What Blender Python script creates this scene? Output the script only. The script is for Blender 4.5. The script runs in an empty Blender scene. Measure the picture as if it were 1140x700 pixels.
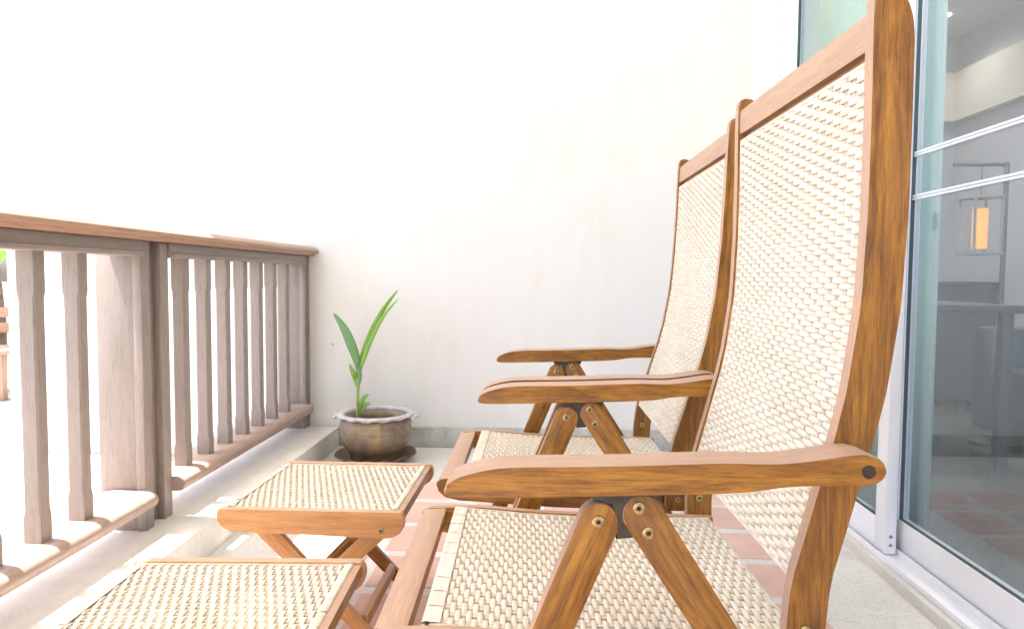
import bpy, bmesh, math, random
from mathutils import Vector, Matrix
random.seed(7)
R = math.radians
S = bpy.context.scene
COL = S.collection

# ------------------------------------------------------------------ camera, sky, sun, exposure
cam_d = bpy.data.cameras.new('camera')
cam_d.sensor_width = 36.0
cam_d.sensor_fit = 'HORIZONTAL'
cam_d.lens = 36.0 * 770.0 / 1140.0
cam_d.clip_start = 0.02
cam_d.clip_end = 500.0
cam = bpy.data.objects.new('camera', cam_d)
COL.objects.link(cam)
yaw, pitch, roll = R(2.289), R(3.079), R(-0.386)
fw = Vector((-math.sin(yaw) * math.cos(pitch), math.cos(yaw) * math.cos(pitch), -math.sin(pitch)))
rt = Vector((math.cos(yaw), math.sin(yaw), 0))
dn = fw.cross(rt)
r2 = rt * math.cos(roll) + dn * math.sin(roll)
d2 = dn * math.cos(roll) - rt * math.sin(roll)
m3 = Matrix((r2, -d2, -fw)).transposed()
cam.matrix_world = Matrix.Translation((0, 0, 0.86)) @ m3.to_4x4()
S.camera = cam

SUN_EL = R(72)
world = bpy.data.worlds.new('World')
S.world = world
world.use_nodes = True
wn = world.node_tree
wn.nodes.clear()
sky = wn.nodes.new('ShaderNodeTexSky')
sky.sky_type = 'NISHITA'
sky.sun_disc = False
sky.sun_elevation = SUN_EL
sky.sun_rotation = R(-92)
sky.air_density = 0.8
sky.dust_density = 4.0
sky.ozone_density = 0.6
bgn = wn.nodes.new('ShaderNodeBackground')
bgn.inputs['Strength'].default_value = 0.15
wo = wn.nodes.new('ShaderNodeOutputWorld')
wn.links.new(sky.outputs[0], bgn.inputs[0])
wn.links.new(bgn.outputs[0], wo.inputs[0])

sun_d = bpy.data.lights.new('sun', 'SUN')
sun_d.energy = 5.0
sun_d.angle = R(0.5)
sun_d.color = (1.0, 0.96, 0.90)
sun = bpy.data.objects.new('sun', sun_d)
COL.objects.link(sun)
sdir = Vector((math.cos(SUN_EL), -0.03, -math.sin(SUN_EL)))
sun.rotation_euler = sdir.to_track_quat('-Z', 'Y').to_euler()
sun.location = (-5, 1, 8)

S.view_settings.view_transform = 'Standard'
S.view_settings.look = 'None'
S.view_settings.exposure = 2.36
S.view_settings.gamma = 1.0
S.cycles.max_bounces = 12
S.cycles.diffuse_bounces = 7
S.cycles.transparent_max_bounces = 16
S.cycles.use_denoising = True

# ------------------------------------------------------------------ materials
def new_mat(name):
    m = bpy.data.materials.new(name)
    m.use_nodes = True
    nt = m.node_tree
    b = nt.nodes['Principled BSDF']
    return m, nt, b

def N(nt, t, **kw):
    n = nt.nodes.new(t)
    for k, v in kw.items():
        if k in n.inputs:
            n.inputs[k].default_value = v
        else:
            setattr(n, k, v)
    return n

def ramp(nt, fac, stops):
    r = nt.nodes.new('ShaderNodeValToRGB')
    e = r.color_ramp.elements
    while len(e) > 1:
        e.remove(e[-1])
    e[0].position = stops[0][0]
    e[0].color = (*stops[0][1], 1)
    for p, c in stops[1:]:
        k = e.new(p)
        k.color = (*c, 1)
    nt.links.new(fac, r.inputs[0])
    return r

def coords(nt, attr=None, scale=(1, 1, 1)):
    if attr:
        a = N(nt, 'ShaderNodeAttribute', attribute_name=attr)
        src = a.outputs['Vector']
    else:
        a = nt.nodes.new('ShaderNodeTexCoord')
        src = a.outputs['Object']
    mp = nt.nodes.new('ShaderNodeMapping')
    mp.inputs['Scale'].default_value = scale
    nt.links.new(src, mp.inputs[0])
    return mp.outputs[0]

def noise(nt, vec, scale, detail=4.0, rough=0.55, dist=0.0):
    n = N(nt, 'ShaderNodeTexNoise', Scale=scale, Detail=detail, Roughness=rough, Distortion=dist)
    nt.links.new(vec, n.inputs['Vector'])
    return n.outputs['Fac']

def mix(nt, mode, fac, a, b):
    m = nt.nodes.new('ShaderNodeMix')
    m.data_type = 'RGBA'
    m.blend_type = mode
    if isinstance(fac, (int, float)):
        m.inputs[0].default_value = fac
    else:
        nt.links.new(fac, m.inputs[0])
    for s, v in ((6, a), (7, b)):
        if isinstance(v, tuple):
            m.inputs[s].default_value = (*v, 1)
        else:
            nt.links.new(v, m.inputs[s])
    return m.outputs[2]

def bump(nt, b, h, strength, dist=0.002):
    bp = N(nt, 'ShaderNodeBump', Strength=strength, Distance=dist)
    nt.links.new(h, bp.inputs['Height'])
    nt.links.new(bp.outputs[0], b.inputs['Normal'])

def wood_mat(name, dark, mid, light, rough=0.36, blot=1.0, coat=0.1, sheen=0.06, grain=0.8, pale_col=None):
    m, nt, b = new_mat(name)
    v1 = coords(nt, 'gc', (2.2, 22, 22))
    v2 = coords(nt, 'gc', (11, 210, 210))
    v3 = coords(nt, 'gc', (2.5, 6, 6))
    v4 = coords(nt, 'gc', (25, 420, 420))
    big = noise(nt, v1, 3.0, 7, 0.68, 0.7)
    fine = noise(nt, v2, 2.0, 6, 0.65, 0.6)
    bl = noise(nt, v3, 3.2, 4, 0.6, 0.4)
    pore = noise(nt, v4, 1.0, 3, 0.6)
    c = ramp(nt, big, [(0.26, dark), (0.48, mid), (0.74, light)]).outputs[0]
    f = ramp(nt, fine, [(0.30, (0.42, 0.38, 0.36)), (0.52, (1, 1, 1)), (0.72, (1.22, 1.16, 1.02))]).outputs[0]
    c = mix(nt, 'MULTIPLY', grain, c, f)
    d = ramp(nt, bl, [(0.26, (0.50, 0.44, 0.42)), (0.48, (1, 1, 1))]).outputs[0]
    c = mix(nt, 'MULTIPLY', 0.8 * blot, c, d)
    p = ramp(nt, pore, [(0.30, (0.45, 0.4, 0.35)), (0.42, (1, 1, 1))]).outputs[0]
    c = mix(nt, 'MULTIPLY', 0.45, c, p)
    oi = nt.nodes.new('ShaderNodeObjectInfo')
    pv = ramp(nt, oi.outputs['Random'], [(0.0, (0.78, 0.76, 0.74)), (0.5, (1, 1, 1)), (1.0, (1.12, 1.10, 1.04))]).outputs[0]
    c = mix(nt, 'MULTIPLY', 0.8 * min(1.0, blot), c, pv)
    if pale_col:
        # timber mixed to a paler colour on faces turned up and to negative x
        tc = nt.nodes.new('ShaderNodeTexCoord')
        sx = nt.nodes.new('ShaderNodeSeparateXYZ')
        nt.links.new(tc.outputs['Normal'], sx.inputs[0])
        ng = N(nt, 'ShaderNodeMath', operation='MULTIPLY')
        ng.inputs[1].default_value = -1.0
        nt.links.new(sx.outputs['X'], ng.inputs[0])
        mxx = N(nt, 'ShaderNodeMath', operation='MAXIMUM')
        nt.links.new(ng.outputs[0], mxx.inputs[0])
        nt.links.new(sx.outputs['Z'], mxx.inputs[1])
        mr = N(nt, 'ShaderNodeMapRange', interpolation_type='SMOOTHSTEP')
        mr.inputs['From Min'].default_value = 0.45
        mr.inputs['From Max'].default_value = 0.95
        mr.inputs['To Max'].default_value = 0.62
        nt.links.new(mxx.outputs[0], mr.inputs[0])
        bc = ramp(nt, fine, [(0.25, tuple(k * 0.8 for k in pale_col)), (0.6, pale_col)]).outputs[0]
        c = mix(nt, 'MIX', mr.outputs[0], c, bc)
    nt.links.new(c, b.inputs['Base Color'])
    rr = nt.nodes.new('ShaderNodeMapRange')
    rr.inputs['To Min'].default_value = rough - 0.06
    rr.inputs['To Max'].default_value = rough + 0.16
    nt.links.new(bl, rr.inputs[0])
    nt.links.new(rr.outputs[0], b.inputs['Roughness'])
    b.inputs['Specular IOR Level'].default_value = 0.3
    b.inputs['Coat Weight'].default_value = coat
    b.inputs['Coat Roughness'].default_value = 0.38
    b.inputs['Coat IOR'].default_value = 1.7
    b.inputs['Sheen Weight'].default_value = sheen
    b.inputs['Sheen Roughness'].default_value = 0.45
    b.inputs['Sheen Tint'].default_value = (1.0, 0.93, 0.90, 1)
    bump(nt, b, fine, 0.16, 0.0010)
    return m

def plain(name, col, rough=0.5, metal=0.0, var=0.06, scale=6.0, bmp=0.0, bscale=60.0, spec=0.5):
    m, nt, b = new_mat(name)
    v = coords(nt)
    n = noise(nt, v, scale, 5, 0.6)
    lo = tuple(max(0, c * (1 - var * 2)) for c in col)
    hi = tuple(min(1, c * (1 + var)) for c in col)
    c = ramp(nt, n, [(0.3, lo), (0.65, hi)]).outputs[0]
    nt.links.new(c, b.inputs['Base Color'])
    b.inputs['Roughness'].default_value = rough
    b.inputs['Metallic'].default_value = metal
    b.inputs['Specular IOR Level'].default_value = spec
    if bmp:
        bump(nt, b, noise(nt, v, bscale, 4, 0.6), bmp, 0.002)
    return m

M = {}
M['teak'] = wood_mat('teak_wood', (0.095, 0.036, 0.009), (0.265, 0.108, 0.013), (0.47, 0.215, 0.024), 0.36, 1.1, pale_col=(0.52, 0.36, 0.27))
M['teak_light'] = wood_mat('light_teak_wood', (0.36, 0.165, 0.05), (0.48, 0.24, 0.085), (0.56, 0.30, 0.12), 0.42, 0.2, grain=0.4, pale_col=(0.58, 0.43, 0.34))
M['rail_wood'] = wood_mat('grey_stained_wood', (0.235, 0.195, 0.172), (0.265, 0.222, 0.195), (0.295, 0.248, 0.22), 0.42, 0.15, grain=0.3)
M['handrail_wood'] = wood_mat('reddish_stained_wood', (0.36, 0.215, 0.145), (0.40, 0.245, 0.165), (0.45, 0.285, 0.20), 0.38, 0.15, grain=0.3)

M['bottom_rail_wood'] = wood_mat('pinkish_stained_wood', (0.30, 0.215, 0.175), (0.34, 0.245, 0.20), (0.38, 0.28, 0.23), 0.42, 0.15, grain=0.3)

# strand plastic
m, nt, b = new_mat('woven_resin')
v = coords(nt, None, (1, 1, 1))
a = noise(nt, coords(nt, None, (160, 9, 160)), 1.0, 3, 0.6)
c = ramp(nt, a, [(0.25, (0.52, 0.455, 0.36)), (0.5, (0.62, 0.56, 0.455)), (0.75, (0.68, 0.625, 0.53))]).outputs[0]
g = noise(nt, v, 7.0, 4, 0.6)
c = mix(nt, 'MULTIPLY', 0.5, c, ramp(nt, g, [(0.3, (0.86, 0.82, 0.76)), (0.6, (1, 1, 1))]).outputs[0])
nt.links.new(c, b.inputs['Base Color'])
b.inputs['Roughness'].default_value = 0.48
bump(nt, b, noise(nt, coords(nt, None, (900, 60, 900)), 1.0, 2, 0.5), 0.12, 0.0006)
M['resin'] = m
M['warp'] = plain('brownish_warp_resin', (0.57, 0.47, 0.34), 0.5, 0, 0.15, 40.0)

M['brass'] = plain('aged_brass', (0.42, 0.30, 0.13), 0.35, 0.9, 0.25, 200.0)
M['dark_metal'] = plain('dark_weathered_metal', (0.045, 0.036, 0.02), 0.6, 0.0, 0.3, 80.0)
M['slot'] = plain('dark_slot', (0.035, 0.022, 0.014), 0.8, 0, 0.2, 50.0)

# painted render wall
m, nt, b = new_mat('cream_wall_paint')
v = coords(nt)
n1 = noise(nt, v, 0.9, 5, 0.55)
c = ramp(nt, n1, [(0.3, (0.70, 0.685, 0.635)), (0.6, (0.73, 0.718, 0.68))]).outputs[0]
n2 = noise(nt, coords(nt, None, (3, 3, 0.7)), 2.4, 6, 0.6, 0.8)
c = mix(nt, 'MULTIPLY', 0.35, c, ramp(nt, n2, [(0.30, (0.92, 0.87, 0.77)), (0.5, (1, 1, 1))]).outputs[0])
n3 = noise(nt, coords(nt, None, (1.6, 1, 1.0)), 3.1, 7, 0.6, 0.2)
c = mix(nt, 'MULTIPLY', 0.28, c, ramp(nt, n3, [(0.36, (0.955, 0.92, 0.85)), (0.47, (1, 1, 1))]).outputs[0])
nt.links.new(c, b.inputs['Base Color'])
b.inputs['Roughness'].default_value = 0.75
bump(nt, b, noise(nt, v, 90, 5, 0.6), 0.15, 0.0015)
M['wall'] = m

def concrete(name, base, mottle, scale=5.0, pebbles=False):
    m, nt, b = new_mat(name)
    v = coords(nt)
    n1 = noise(nt, v, scale, 8, 0.65, 0.3)
    c = ramp(nt, n1, [(0.32, mottle), (0.6, base)]).outputs[0]
    n2 = noise(nt, v, 160, 3, 0.7)
    c = mix(nt, 'MULTIPLY', 0.5, c, ramp(nt, n2, [(0.3, (0.72, 0.70, 0.68)), (0.55, (1, 1, 1)), (0.8, (1.1, 1.1, 1.08))]).outputs[0])
    h = n2
    if pebbles:
        vo = N(nt, 'ShaderNodeTexVoronoi', Scale=150.0)
        nt.links.new(v, vo.inputs['Vector'])
        pc = ramp(nt, vo.outputs['Color'], [(0.0, (0.72, 0.70, 0.67)), (0.35, (0.97, 0.96, 0.94)), (0.8, (1.1, 1.09, 1.07)), (1.0, (0.84, 0.80, 0.75))]).outputs[0]
        c = mix(nt, 'MULTIPLY', 0.55, c, pc)
        de = ramp(nt, vo.outputs['Distance'], [(0.0, (1, 1, 1)), (0.5, (0.6, 0.6, 0.6)), (0.8, (0, 0, 0))]).outputs[0]
        h = de
        sp = N(nt, 'ShaderNodeTexVoronoi', Scale=26.0)
        nt.links.new(v, sp.inputs['Vector'])
        sc = ramp(nt, sp.outputs['Distance'], [(0.0, (0.35, 0.33, 0.3)), (0.045, (0.5, 0.47, 0.44)), (0.075, (1, 1, 1))]).outputs[0]
        c = mix(nt, 'MULTIPLY', 0.5, c, sc)
    nt.links.new(c, b.inputs['Base Color'])
    b.inputs['Roughness'].default_value = 0.7
    bump(nt, b, h, 0.3, 0.0015)
    return m

M['terrazzo'] = concrete('washed_pebble_floor', (0.70, 0.685, 0.66), (0.63, 0.615, 0.59), 3.0, True)
M['kerb'] = concrete('kerb_concrete', (0.76, 0.745, 0.71), (0.62, 0.60, 0.54), 2.6)
M['skirting'] = concrete('mottled_green_grey_concrete', (0.50, 0.50, 0.455), (0.30, 0.315, 0.27), 7.0)
M['sill'] = concrete('sill_cement', (0.70, 0.68, 0.64), (0.60, 0.58, 0.53), 3.0)
M['paving'] = concrete('pale_paving', (0.37, 0.355, 0.33), (0.31, 0.30, 0.275), 1.2)

m, nt, b = new_mat('terracotta_tile')
v = coords(nt)
ge = nt.nodes.new('ShaderNodeNewGeometry')
c1 = ramp(nt, ge.outputs['Random Per Island'], [(0.0, (0.66, 0.42, 0.35)), (0.5, (0.70, 0.47, 0.39)), (1.0, (0.74, 0.51, 0.43))]).outputs[0]
n1 = noise(nt, v, 9, 5, 0.6)
c = mix(nt, 'MULTIPLY', 0.6, c1, ramp(nt, n1, [(0.3, (0.80, 0.76, 0.74)), (0.6, (1, 1, 1))]).outputs[0])
nt.links.new(c, b.inputs['Base Color'])
b.inputs['Roughness'].default_value = 0.42
bump(nt, b, noise(nt, v, 120, 3, 0.6), 0.12, 0.001)
M['tile'] = m

M['white_alu'] = plain('white_powder_coat', (0.82, 0.83, 0.86), 0.32, 0, 0.02, 3.0)
M['gasket'] = plain('dark_gasket', (0.05, 0.09, 0.10), 0.5, 0, 0.1)
M['screw'] = plain('dull_steel', (0.30, 0.30, 0.32), 0.4, 0.8, 0.1)
M['black'] = plain('black_plastic', (0.02, 0.02, 0.02), 0.4, 0, 0.1)

def glass_mat(name, tint, gloss=1.5, rough=0.0):
    m = bpy.data.materials.new(name)
    m.use_nodes = True
    nt = m.node_tree
    nt.nodes.clear()
    out = nt.nodes.new('ShaderNodeOutputMaterial')
    tr = nt.nodes.new('ShaderNodeBsdfTransparent')
    tr.inputs[0].default_value = (*tint, 1)
    gl = nt.nodes.new('ShaderNodeBsdfGlossy')
    gl.inputs['Roughness'].default_value = rough
    gl.inputs['Color'].default_value = (0.93, 0.98, 0.98, 1)
    fr = nt.nodes.new('ShaderNodeFresnel')
    ge = nt.nodes.new('ShaderNodeNewGeometry')
    mr = nt.nodes.new('ShaderNodeMapRange')      # same reflectance for both faces of the pane
    mr.inputs['To Min'].default_value = gloss
    mr.inputs['To Max'].default_value = 1.0 / gloss
    nt.links.new(ge.outputs['Backfacing'], mr.inputs[0])
    nt.links.new(mr.outputs[0], fr.inputs['IOR'])
    mx = nt.nodes.new('ShaderNodeMixShader')
    nt.links.new(fr.outputs[0], mx.inputs[0])
    nt.links.new(tr.outputs[0], mx.inputs[1])
    nt.links.new(gl.outputs[0], mx.inputs[2])
    nt.links.new(mx.outputs[0], out.inputs[0])
    return m
M['glass'] = glass_mat('tinted_door_glass', (0.84, 0.88, 0.92), 1.75)
M['bar'] = plain('white_glazing_bar', (0.80, 0.84, 0.86), 0.35, 0, 0.02)

# ------------------------------------------------------------------ mesh helpers
def finish(bm, name, mat, parent=None, g=None, smooth=False, auto=True):
    """link bm as one mesh object; g = grain direction stored in attribute gc"""
    bmesh.ops.recalc_face_normals(bm, faces=bm.faces[:])
    me = bpy.data.meshes.new(name)
    bm.to_mesh(me)
    bm.free()
    me.materials.append(mat)
    if g is not None:
        g = Vector(g).normalized()
        a = g.cross(Vector((0, 1, 0)))
        if a.length < 0.1:
            a = g.cross(Vector((1, 0, 0)))
        a.normalize()
        b = g.cross(a)
        off = Vector((random.uniform(-9, 9), random.uniform(-9, 9), random.uniform(-9, 9)))
        at = me.attributes.new('gc', 'FLOAT_VECTOR', 'POINT')
        for i, vt in enumerate(me.vertices):
            p = vt.co
            at.data[i].vector = (p.dot(g) + off.x, p.dot(a) + off.y, p.dot(b) + off.z)
    if smooth:
        for p in me.polygons:
            p.use_smooth = True
        if auto:
            try:
                me.set_sharp_from_angle(angle=R(35))
            except Exception:
                pass
    o = bpy.data.objects.new(name, me)
    COL.objects.link(o)
    if parent:
        o.parent = parent
    return o

def thing(name, label, cat, loc=(0, 0, 0), rz=0.0, group=None):
    o = bpy.data.objects.new(name, None)
    o.empty_display_size = 0.1
    COL.objects.link(o)
    o.location = loc
    o.rotation_euler = (0, 0, rz)
    o['label'] = label
    o['category'] = cat
    if group:
        o['group'] = group
    return o

def tag(o, label, cat, group=None):
    o['label'] = label
    o['category'] = cat
    if group:
        o['group'] = group
    return o

def struct(o):
    o['kind'] = 'structure'
    return o

def add_box(bm, x0, x1, y0, y1, z0, z1, bev=0.0, seg=2):
    vs = [bm.verts.new((x, y, z)) for x in (x0, x1) for y in (y0, y1) for z in (z0, z1)]
    f = [(0, 1, 3, 2), (4, 6, 7, 5), (0, 4, 5, 1), (2, 3, 7, 6), (0, 2, 6, 4), (1, 5, 7, 3)]
    fs = [bm.faces.new([vs[i] for i in q]) for q in f]
    if bev > 0:
        es = list({e for fa in fs for e in fa.edges})
        bmesh.ops.bevel(bm, geom=es, offset=bev, segments=seg, profile=0.5, affect='EDGES', clamp_overlap=True)

def box(name, x0, x1, y0, y1, z0, z1, mat, parent=None, bev=0.0, g=None, seg=2):
    bm = bmesh.new()
    add_box(bm, x0, x1, y0, y1, z0, z1, bev, seg)
    return finish(bm, name, mat, parent, g, smooth=bev > 0)

def add_prism(bm, pts, y0, y1, bev=0.0, seg=2, axis='y'):
    """closed outline pts (a, b) extruded along an axis, rim edges rounded"""
    def P(a, b, t):
        return {'y': (a, t, b), 'x': (t, a, b), 'z': (a, b, t)}[axis]
    v0 = [bm.verts.new(P(a, b, y0)) for a, b in pts]
    v1 = [bm.verts.new(P(a, b, y1)) for a, b in pts]
    n = len(pts)
    c0 = bm.faces.new(v0)
    c1 = bm.faces.new(v1[::-1])
    for i in range(n):
        bm.faces.new((v0[i], v1[i], v1[(i + 1) % n], v0[(i + 1) % n]))
    if bev > 0:
        es = list(c0.edges) + list(c1.edges)
        bmesh.ops.bevel(bm, geom=es, offset=bev, segments=seg, profile=0.5, affect='EDGES', clamp_overlap=True)

def prism(name, pts, y0, y1, mat, parent=None, bev=0.003, g=None, seg=2, axis='y'):
    bm = bmesh.new()
    add_prism(bm, pts, y0, y1, bev, seg, axis)
    return finish(bm, name, mat, parent, g, smooth=True)

def smooth_poly(pts, n=4, closed=False):
    """Catmull-Rom through pts"""
    out = []
    m = len(pts)
    rng = range(m if closed else m - 1)
    for i in rng:
        p1, p2 = pts[i], pts[(i + 1) % m]
        p0 = pts[(i - 1) % m] if closed or i > 0 else (2 * p1[0] - p2[0], 2 * p1[1] - p2[1])
        p3 = pts[(i + 2) % m] if closed or i + 2 < m else (2 * p2[0] - p1[0], 2 * p2[1] - p1[1])
        for k in range(n):
            t = k / n
            out.append(tuple(0.5 * ((2 * p1[j]) + (-p0[j] + p2[j]) * t + (2 * p0[j] - 5 * p1[j] + 4 * p2[j] - p3[j]) * t * t
                                    + (-p0[j] + 3 * p1[j] - 3 * p2[j] + p3[j]) * t ** 3) for j in range(2)))
    if not closed:
        out.append(pts[-1])
    return out

def capsule(a, b, w, na=10, end='round', wb=None):
    """outline of a straight board from a to b in 2D, rounded at a, cut or round at b"""
    wb = wb or w
    dx, dz = b[0] - a[0], b[1] - a[1]
    L = math.hypot(dx, dz)
    ux, uz = dx / L, dz / L
    px, pz = -uz, ux
    pts = []
    for i in range(na + 1):
        t = math.pi * i / na
        c, s = math.cos(t), math.sin(t)
        pts.append((a[0] + w / 2 * (px * c - ux * s), a[1] + w / 2 * (pz * c - uz * s)))
    if end == 'round':
        for i in range(na + 1):
            t = math.pi * i / na
            c, s = math.cos(t), math.sin(t)
            pts.append((b[0] + wb / 2 * (-px * c + ux * s), b[1] + wb / 2 * (-pz * c + uz * s)))
    else:
        k = (b[1] - 0.0)
        pts.append((b[0] - wb / 2 * px / max(0.3, abs(uz)) * (1 if abs(uz) > 0.3 else 1) * 1.0, b[1]))
        pts.append((b[0] + wb / 2 * px / max(0.3, abs(uz)), b[1]))
    return pts

def add_cyl(bm, c, axis, r, h, n=20, r2=None, dome=0.0):
    axis = Vector(axis).normalized()
    a = axis.orthogonal().normalized()
    b = axis.cross(a)
    c = Vector(c)
    rings = []
    prof = [(r, 0), (r2 or r, h)]
    if dome:
        prof = [(r, 0), (r, h * 0.55), (r * 0.86, h * 0.9), (r * 0.55, h)]
    for rr, hh in prof:
        rings.append([bm.verts.new(c + axis * hh + a * rr * math.cos(2 * math.pi * i / n) + b * rr * math.sin(2 * math.pi * i / n)) for i in range(n)])
    for q in range(len(rings) - 1):
        for i in range(n):
            bm.faces.new((rings[q][i], rings[q][(i + 1) % n], rings[q + 1][(i + 1) % n], rings[q + 1][i]))
    bm.faces.new(rings[0][::-1])
    bm.faces.new(rings[-1])

def add_tube(bm, pts, r, n=8, r1=None):
    pts = [Vector(p) for p in pts]
    rings = []
    m = len(pts)
    prev = None
    for i, p in enumerate(pts):
        t = (pts[min(i + 1, m - 1)] - pts[max(i - 1, 0)]).normalized()
        a = t.orthogonal().normalized() if prev is None else (prev - t * prev.dot(t)).normalized()
        prev = a
        b = t.cross(a)
        rr = r if r1 is None else r + (r1 - r) * i / (m - 1)
        rings.append([bm.verts.new(p + a * rr * math.cos(2 * math.pi * k / n) + b * rr * math.sin(2 * math.pi * k / n)) for k in range(n)])
    for q in range(m - 1):
        for i in range(n):
            bm.faces.new((rings[q][i], rings[q][(i + 1) % n], rings[q + 1][(i + 1) % n], rings[q + 1][i]))
    bm.faces.new(rings[0][::-1])
    bm.faces.new(rings[-1])

def add_lathe(bm, prof, n=48, mod=None):
    """prof (r, z) around z axis; mod(angle, r, z, i) -> (r, z)"""
    rings = []
    for i, (r, z) in enumerate(prof):
        ring = []
        for k in range(n):
            t = 2 * math.pi * k / n
            rr, zz = mod(t, r, z, i) if mod else (r, z)
            ring.append(bm.verts.new((rr * math.cos(t), rr * math.sin(t), zz)))
        rings.append(ring)
    for q in range(len(rings) - 1):
        for i in range(n):
            bm.faces.new((rings[q][i], rings[q][(i + 1) % n], rings[q + 1][(i + 1) % n], rings[q + 1][i]))
    return rings

# ------------------------------------------------------------------ the weave (real strands over and under)
def weave(name, path, y0, y1, parent, sp=0.0077, ws=0.0215, thick=0.0014, amp=0.0020, wrap=(1, 1), tape=0.014):
    """path: list of (x, z) along the panel; the flat strands run along y, the warp follows the path.
    normal points to the left/up of the path direction"""
    # arc-length table
    acc = [0.0]
    for i in range(1, len(path)):
        acc.append(acc[-1] + math.hypot(path[i][0] - path[i - 1][0], path[i][1] - path[i - 1][1]))
    L = acc[-1]
    def at(s):
        s = min(max(s, 0), L)
        for i in range(1, len(path)):
            if s <= acc[i] or i == len(path) - 1:
                t = (s - acc[i - 1]) / max(1e-9, acc[i] - acc[i - 1])
                a, b = path[i - 1], path[i]
                dx, dz = b[0] - a[0], b[1] - a[1]
                l = math.hypot(dx, dz)
                return a[0] + dx * t, a[1] + dz * t, dx / l, dz / l
    verts, faces = [], []
    rnd = random.Random(hash(name) % 1000 + 5)
    ns = int(L / sp)
    sp = L / ns
    nw = int(round((y1 - y0) / ws))
    ws = (y1 - y0) / nw
    SUB = 6
    sec = [(-1, 0), (-0.8, 0.75), (0, 1), (0.8, 0.75), (1, 0), (0.8, -0.75), (0, -1), (-0.8, -0.75)]
    hw = sp * 0.485
    for k in range(ns):
        s = (k + 0.5) * sp
        ph = k % 2
        jit = rnd.uniform(-0.00018, 0.00018)
        aj = amp * rnd.uniform(0.9, 1.12)
        base = len(verts)
        x, z, tx, tz = at(s + jit)
        nx, nz = -tz, tx
        cnt = nw * SUB + 1
        for i in range(cnt):
            u = i / SUB
            y = y0 + u * ws
            # peaks sit over warp rods placed at half cells
            w = math.cos(math.pi * (u - 0.5 + ph))
            w = math.copysign(abs(w) ** 0.7, w)
            h = aj * w + 0.0004
            edge = min(u, nw - u)
            if edge < 0.5:
                h *= 1.0
            nar = 1.15 + 0.06 * w
            for a, b in sec:
                ss = a * hw * nar
                hh = h + b * thick
                verts.append((x + tx * ss + nx * hh, y, z + tz * ss + nz * hh))
        for i in range(cnt - 1):
            for q in range(8):
                a = base + i * 8 + q
                b = base + i * 8 + (q + 1) % 8
                faces.append((a, b, b + 8, a + 8))
        faces.append(tuple(base + q for q in range(8))[::-1])
        faces.append(tuple(base + (cnt - 1) * 8 + q for q in range(8)))
    n_strand_faces = len(faces)
    # warp rods
    step = max(1, int(L / 0.02))
    for j in range(nw + 1):
        yy = y0 + (j + 0.5) * ws if j < nw else None
        rods = []
        if j < nw:
            rods.append((yy, 0.0046, 0.0008))
        if j == 0:
            rods += [(y0 - 0.0005, 0.0032, 0.0032), (y1 + 0.0005, 0.0032, 0.0032)]
        for yc, ry, rn in rods:
            base = len(verts)
            m = step * 1 + 1
            for i in range(m):
                x, z, tx, tz = at(L * i / (m - 1))
                nx, nz = -tz, tx
                for q in range(6):
                    t = math.pi * 2 * q / 6
                    cy, cn = ry * math.cos(t), rn * math.sin(t)
                    verts.append((x + nx * cn, yc + cy, z + nz * cn))
            for i in range(m - 1):
                for q in range(6):
                    a = base + i * 6 + q
                    b = base + i * 6 + (q + 1) % 6
                    faces.append((a, b, b + 6, a + 6))
    n_warp_faces = len(faces)
    # wrapped ends: flat warp tapes folded over the cross rod at both ends of the panel
    if wrap[0] or wrap[1]:
        for s_end, sg in ((0.0, -1), (L, 1)):
            if not wrap[0 if sg < 0 else 1]:
                continue
            x, z, tx, tz = at(s_end)
            nx, nz = -tz, tx
            tapes = nw // 2
            tw = (y1 - y0) / tapes
            for j in range(tapes):
                ya = y0 + j * tw + 0.0008
                yb = ya + tw - 0.0016
                base = len(verts)
                prof = []
                rr = 0.0052
                prof.append((-sg * tape, 0.0038))
                prof.append((-sg * 0.004, rr * 0.86))
                for q in range(7):
                    t = math.pi * q / 6
                    prof.append((sg * (0.006 + rr * math.sin(t)), rr * math.cos(t)))
                prof.append((-sg * tape, -0.004))
                dj = rnd.uniform(-0.0004, 0.0004)
                for (ss, hh) in prof:
                    for yv in (ya, yb):
                        verts.append((x + tx * ss + nx * (hh + dj), yv, z + tz * ss + nz * (hh + dj)))
                for i in range(len(prof) - 1):
                    a = base + i * 2
                    faces.append((a, a + 1, a + 3, a + 2))
    me = bpy.data.meshes.new(name)
    me.from_pydata(verts, [], faces)
    me.update()
    me.materials.append(M['resin'])
    me.materials.append(M['warp'])
    for i, p in enumerate(me.polygons):
        p.use_smooth = True
        if n_strand_faces <= i < n_warp_faces:
            p.material_index = 1
    o = bpy.data.objects.new(name, me)
    COL.objects.link(o)
    o.parent = parent
    return o

# ------------------------------------------------------------------ the setting
WALL_Y = 3.45
struct(box('ground', -60, 60, -40, 80, -0.30, -0.06, M['paving']))
struct(box('floor', -1.01, 1.0, -4.2, 3.43, -0.055, 0.0, M['terrazzo']))
bm = bmesh.new()
gx = [-0.501 + 0.2508 * k for k in range(-1, 6)]
gy0 = 2.603 + 0.2553
cnt = 0
for i in range(len(gx) - 1):
    for j in range(20):
        y1 = gy0 - 0.2553 * j
        a = 0.0215
        add_box(bm, gx[i] + a, gx[i + 1] - a, y1 - 0.2553 + a, y1 - a, -0.01, 0.0035, 0.003, 1)
struct(finish(bm, 'tiled_floor', M['tile'], None, None, smooth=True))
kerb = box('kerb', -1.42, -1.01, -4.2, 3.43, -0.055, 0.10, M['kerb'], None, 0.006)
struct(kerb)

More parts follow.
